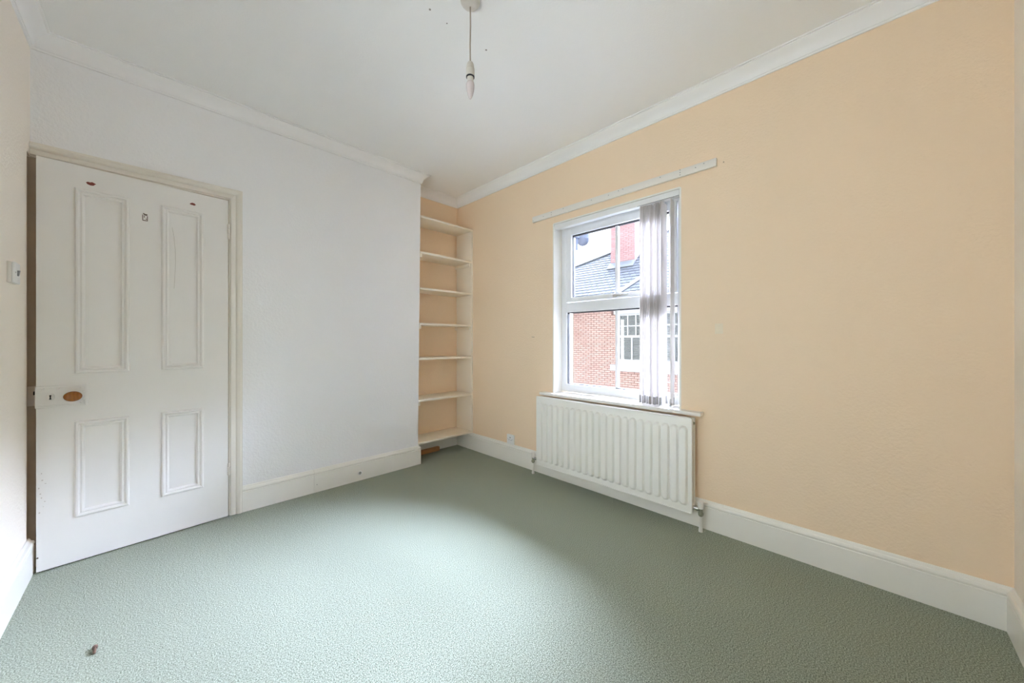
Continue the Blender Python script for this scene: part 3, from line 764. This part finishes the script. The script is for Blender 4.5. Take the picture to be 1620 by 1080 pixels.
# bricks: single ones where they show, the rest joined
bw, bh, gap = 0.225, 0.075, 0.019
me_brick = None
b = BM(); box(b, -0.012, 0.01, -(bw-gap)/2, (bw-gap)/2, -(bh-gap)/2, (bh-gap)/2)
proto = obj('brick', b, 'brick', hs); me_brick = proto.data
cells = []
clipped = []
nrow = int((HZ-GZ)/bh)
for r in range(nrow):
    z = GZ+bh*(r+0.5)
    if z < -1.2: continue
    off = (r % 2)*bw/2
    k = 0
    y = HY0+off
    while y < 12.0:
        yc = y+bw/2
        if yc+bw/2 > 8.14 and yc-bw/2 < 8.56:       # buff quoin strip: cut the bricks to it
            for (a0, a1) in ((y, min(y+bw, 8.14)), (max(y, 8.56), y+bw)):
                if a1-a0 > 0.03: clipped.append((a0, a1, z))
            y += bw; continue
        lo, hi = (3.25, 6.52) if (OZ0-0.37 < z < OZ0-0.08 or OZ1-0.03 < z < OZ1+0.19) else (3.42, 6.30)
        inwin = OZ0-0.37 < z < OZ1+0.19 and yc+bw/2 > lo and yc-bw/2 < hi
        if inwin:
            for (a0, a1) in ((y, min(y+bw, lo)), (max(y, hi), y+bw)):
                if a1-a0 > 0.03: clipped.append((a0, a1, z))
            y += bw; continue
        cells.append((yc, z))
        y += bw
def vis(c):
    yc, z = c
    if 6.3 < yc < 8.25 and -0.2 < z < 2.35: return 0
    return 1+abs(yc-6.5)+abs(z-0.2)*0.5
cells.sort(key=vis)
single, rest = cells[:298], cells[298:]
for i, (yc, z) in enumerate(single):
    o = proto if i == 0 else proto.copy()
    if i: COL.objects.link(o); o.parent = hs
    o.location = (random.uniform(-0.0015, 0.0015), yc-7.0, z-GZ)
b = BM()
for (yc, z) in rest: box(b, XF-0.012, XF+0.01, yc-(bw-gap)/2, yc+(bw-gap)/2, z-(bh-gap)/2, z+(bh-gap)/2)
for (a0, a1, z) in clipped: box(b, XF-0.012, XF+0.01, a0+gap/2, a1-gap/2, z-(bh-gap)/2, z+(bh-gap)/2)
tag(hobj('brickwork', b, 'brick'), kind='stuff')
z = GZ+0.02
zq = -1.3
while zq < HZ-0.05:
    b = BM(); box(b, XF-0.03, XF+0.01, 8.14, 8.56, zq, min(zq+0.345, HZ-0.01)); bevel(b, 0.006, 1)
    hobj('quoin', b, 'quoin'); zq += 0.36
# window: stone head, stone sill, three sash units
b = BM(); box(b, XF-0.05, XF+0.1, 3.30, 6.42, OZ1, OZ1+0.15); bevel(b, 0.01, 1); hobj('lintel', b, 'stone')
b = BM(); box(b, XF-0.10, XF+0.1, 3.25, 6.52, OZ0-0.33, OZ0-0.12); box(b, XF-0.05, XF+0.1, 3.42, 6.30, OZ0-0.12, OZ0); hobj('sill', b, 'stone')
def winunit(y0, y1):
    fr = BM()
    xa, xb = XF+0.02, XF+0.12
    for (a0, a1, c0, c1) in ((y0-0.06, y0, OZ0, OZ1), (y1, y1+0.06, OZ0, OZ1), (y0, y1, OZ1-0.05, OZ1), (y0, y1, OZ0, OZ0+0.07)):
        box(fr, xa, xb, a0, a1, c0, c1)
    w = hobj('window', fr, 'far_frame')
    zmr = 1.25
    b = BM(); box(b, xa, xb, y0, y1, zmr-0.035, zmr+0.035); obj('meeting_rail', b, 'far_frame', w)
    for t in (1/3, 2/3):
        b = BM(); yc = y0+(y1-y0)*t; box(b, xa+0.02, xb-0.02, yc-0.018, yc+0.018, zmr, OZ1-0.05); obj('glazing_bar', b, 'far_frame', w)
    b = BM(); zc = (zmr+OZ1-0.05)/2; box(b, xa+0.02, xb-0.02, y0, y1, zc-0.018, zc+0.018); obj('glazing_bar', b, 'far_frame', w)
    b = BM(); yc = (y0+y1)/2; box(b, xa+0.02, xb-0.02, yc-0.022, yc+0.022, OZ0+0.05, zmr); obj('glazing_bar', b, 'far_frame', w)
    b = BM(); box(b, XF+0.062, XF+0.066, y0, y1, OZ0+0.05, OZ1-0.05); obj('pane', b, 'glass', w)
    b = BM(); z = OZ0+0.09
    while z < OZ1-0.06:
        hexa(b, [(XF+0.15, y0, z), (XF+0.195, y0, z+0.014), (XF+0.195, y1, z+0.014), (XF+0.15, y1, z), (XF+0.15, y0, z+0.003), (XF+0.195, y0, z+0.017), (XF+0.195, y1, z+0.017), (XF+0.15, y1, z+0.003)])
        z += 0.052
    tag(obj('blind_slats', b, 'slat', w), kind='stuff')
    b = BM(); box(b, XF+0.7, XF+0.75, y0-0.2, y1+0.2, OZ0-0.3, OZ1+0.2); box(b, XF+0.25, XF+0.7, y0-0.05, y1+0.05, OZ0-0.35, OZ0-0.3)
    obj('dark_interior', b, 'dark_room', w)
for u in UN: winunit(*u)
# roof: hipped slate slope rising from the eaves, silhouette hip on the left
TP = 0.90
XE = XF-0.2
def roofz(x): return HZ+TP*(x-XE)
XRG = 15.6
hipy = lambda x: 9.60-2.967*(x-13.59)
yh0 = hipy(XE)
b = BM()
pts = [(XE, HY0-0.2), (XE, yh0), (XRG, hipy(XRG)), (XRG, HY0-0.2)]
top = [b.verts.new((x, y, roofz(x))) for x, y in pts]; bot = [b.verts.new((x, y, roofz(x)-0.12)) for x, y in pts]
b.faces.new(top); b.faces.new(bot[::-1])
for k in range(4): b.faces.new((top[k], bot[k], bot[(k+1) % 4], top[(k+1) % 4]))
v = [b.verts.new(p) for p in ((XE, yh0, HZ), (XRG, hipy(XRG), roofz(XRG)), (2*XRG-XE, yh0, HZ))]; b.faces.new(v)
v = [b.verts.new(p) for p in ((2*XRG-XE, yh0, HZ), (XRG, hipy(XRG), roofz(XRG)), (XRG, HY0-0.2, roofz(XRG)), (2*XRG-XE, HY0-0.2, HZ))]; b.faces.new(v)
roof = hobj('roof', b, 'slate')
b = BM(); ex = 0.19; sw_ = 0.25; ct = 1/math.sqrt(1+TP*TP); r = 0
x = XE-0.03
while x < XRG-0.05:
    y = 3.0+(r % 2)*sw_/2
    while y < min(hipy(x)-0.1, 14):
        zt = random.uniform(0, 0.004)
        x2 = x+ex*1.12*ct
        hexa(b, [(x, y+0.006, roofz(x)+0.012), (x2, y+0.006, roofz(x2)+0.001), (x2, y+sw_-0.006, roofz(x2)+0.001), (x, y+sw_-0.006, roofz(x)+0.012),
                 (x, y+0.006, roofz(x)+0.024+zt), (x2, y+0.006, roofz(x2)+0.008), (x2, y+sw_-0.006, roofz(x2)+0.008), (x, y+sw_-0.006, roofz(x)+0.024+zt)])
        y += sw_
    x += ex*ct; r += 1
o = obj('slates', b, 'slate', roof); tag(o, kind='stuff')
b = BM()
n = 40
for k in range(n):
    xa = XE+(XRG-XE)*k/n; xb = XE+(XRG-XE)*(k+0.97)/n
    tube(b, [(xa, hipy(xa), roofz(xa)+0.01), (xb, hipy(xb), roofz(xb)+0.01)], 0.07, 8)
hobj('hip_tiles', b, 'lead')['kind'] = 'stuff'
# lead valley running down from the chimney
b = BM()
va, vb_ = (11.55, 6.65), (12.95, 5.35)
d = Vector((vb_[0]-va[0], vb_[1]-va[1])); d.normalize(); nn = Vector((-d.y, d.x))*0.09
hexa(b, [(va[0]-nn.x, va[1]-nn.y, roofz(va[0]-nn.x)+0.03), (vb_[0]-nn.x, vb_[1]-nn.y, roofz(vb_[0]-nn.x)+0.03), (vb_[0]+nn.x, vb_[1]+nn.y, roofz(vb_[0]+nn.x)+0.03), (va[0]+nn.x, va[1]+nn.y, roofz(va[0]+nn.x)+0.03),
         (va[0]-nn.x, va[1]-nn.y, roofz(va[0]-nn.x)+0.06), (vb_[0]-nn.x, vb_[1]-nn.y, roofz(vb_[0]-nn.x)+0.06), (vb_[0]+nn.x, vb_[1]+nn.y, roofz(vb_[0]+nn.x)+0.06), (va[0]+nn.x, va[1]+nn.y, roofz(va[0]+nn.x)+0.06)])
hobj('valley_flashing', b, 'lead')
b = BM(); tube(b, [(XE-0.06, HY0-0.2, HZ-0.03), (XE-0.06, yh0, HZ-0.03)], 0.06, 10); hobj('gutter', b, 'gutter', None, True)
# chimney
CX0, CX1, CY0, CY1, CZ0, CZ1 = 13.3, 14.2, 6.56, 7.58, 3.9, 7.6
b = BM(); box(b, CX0, CX1, CY0, CY1, CZ0, CZ1); ch = hobj('chimney', b, 'mortar')
b = BM(); r = 0; z = 4.0
while z < CZ1-0.08:
    for fx in (0, 1):
        y = (CY0 if fx == 0 else CX0)+(-(bw/2) if r % 2 else 0)
        end = CY1 if fx == 0 else CX1
        st = CY0 if fx == 0 else CX0
        while y < end:
            a, c = max(y, st)+0.005, min(y+bw, end)-0.005
            if c-a > 0.03:
                if fx == 0: box(b, CX0-0.012, CX0+0.02, a, c, z+0.005, z+bh-0.005)
                else: box(b, a, c, CY0-0.012, CY0+0.02, z+0.005, z+bh-0.005)
            y += bw
    z += bh; r += 1
o = obj('brickwork', b, 'brick_chimney', ch); tag(o, kind='stuff')
b = BM(); box(b, CX0-0.06, CX1+0.06, CY0-0.06, CY1+0.06, CZ1-0.3, CZ1-0.15); box(b, CX0-0.1, CX1+0.1, CY0-0.1, CY1+0.1, CZ1-0.15, CZ1); obj('corbel', b, 'brick_chimney', ch)
for yy in (6.83, 7.31):
    b = BM(); lathe(b, (13.75, yy, CZ1), (0, 0, 1), [(0.16, 0), (0.13, 0.1), (0.12, 0.5), (0.15, 0.55), (0.13, 0.6)], 16); obj('chimney_pot', b, 'terracotta', ch, True)
b = BM(); hexa(b, [(CX0-0.22, CY0-0.05, roofz(CX0-0.22)+0.03), (CX0, CY0-0.05, roofz(CX0)+0.03), (CX0, CY1+0.05, roofz(CX0)+0.03), (CX0-0.22, CY1+0.05, roofz(CX0-0.22)+0.03),
                   (CX0-0.22, CY0-0.05, roofz(CX0-0.22)+0.06), (CX0, CY0-0.05, roofz(CX0)+0.14), (CX0, CY1+0.05, roofz(CX0)+0.14), (CX0-0.22, CY1+0.05, roofz(CX0-0.22)+0.06)])
hobj('chimney_flashing', b, 'lead')

# small dome camera on an arm fixed to the outside of this house
dc = thing('dome_camera', (XO, 2.20, 2.20), 'small grey rounded dome on an arm outside the top left window pane', 'camera')
bx('wall_plate', 'camera_grey', dc, 0, 0.012, -0.06, 0.06, -0.08, 0.08)
b = BM(); tube(b, [(0.01, 0, -0.012), (0.62, 0, -0.012)], 0.014, 10); obj('arm', b, 'camera_grey', dc, True)
bx('strap', 'camera_grey', dc, 0.583, 0.603, -0.008, 0.008, -0.145, -0.012)
b = BM(); lathe(b, (0.706, 0, 0.06), (0, 0, -1), [(0.045, 0), (0.066, 0.02), (0.068, 0.075)], 24); obj('housing', b, 'camera_grey', dc, True)
b = BM(); lathe(b, (0.706, 0, -0.015), (0, 0, -1), [(0.066, 0)]+[(0.066*math.cos(PI/2*k/7), 0.066*math.sin(PI/2*k/7)) for k in range(1, 7)]+[(0, 0.066)], 24); obj('dome', b, 'camera_grey', dc, True)
bpy.context.view_layer.update()
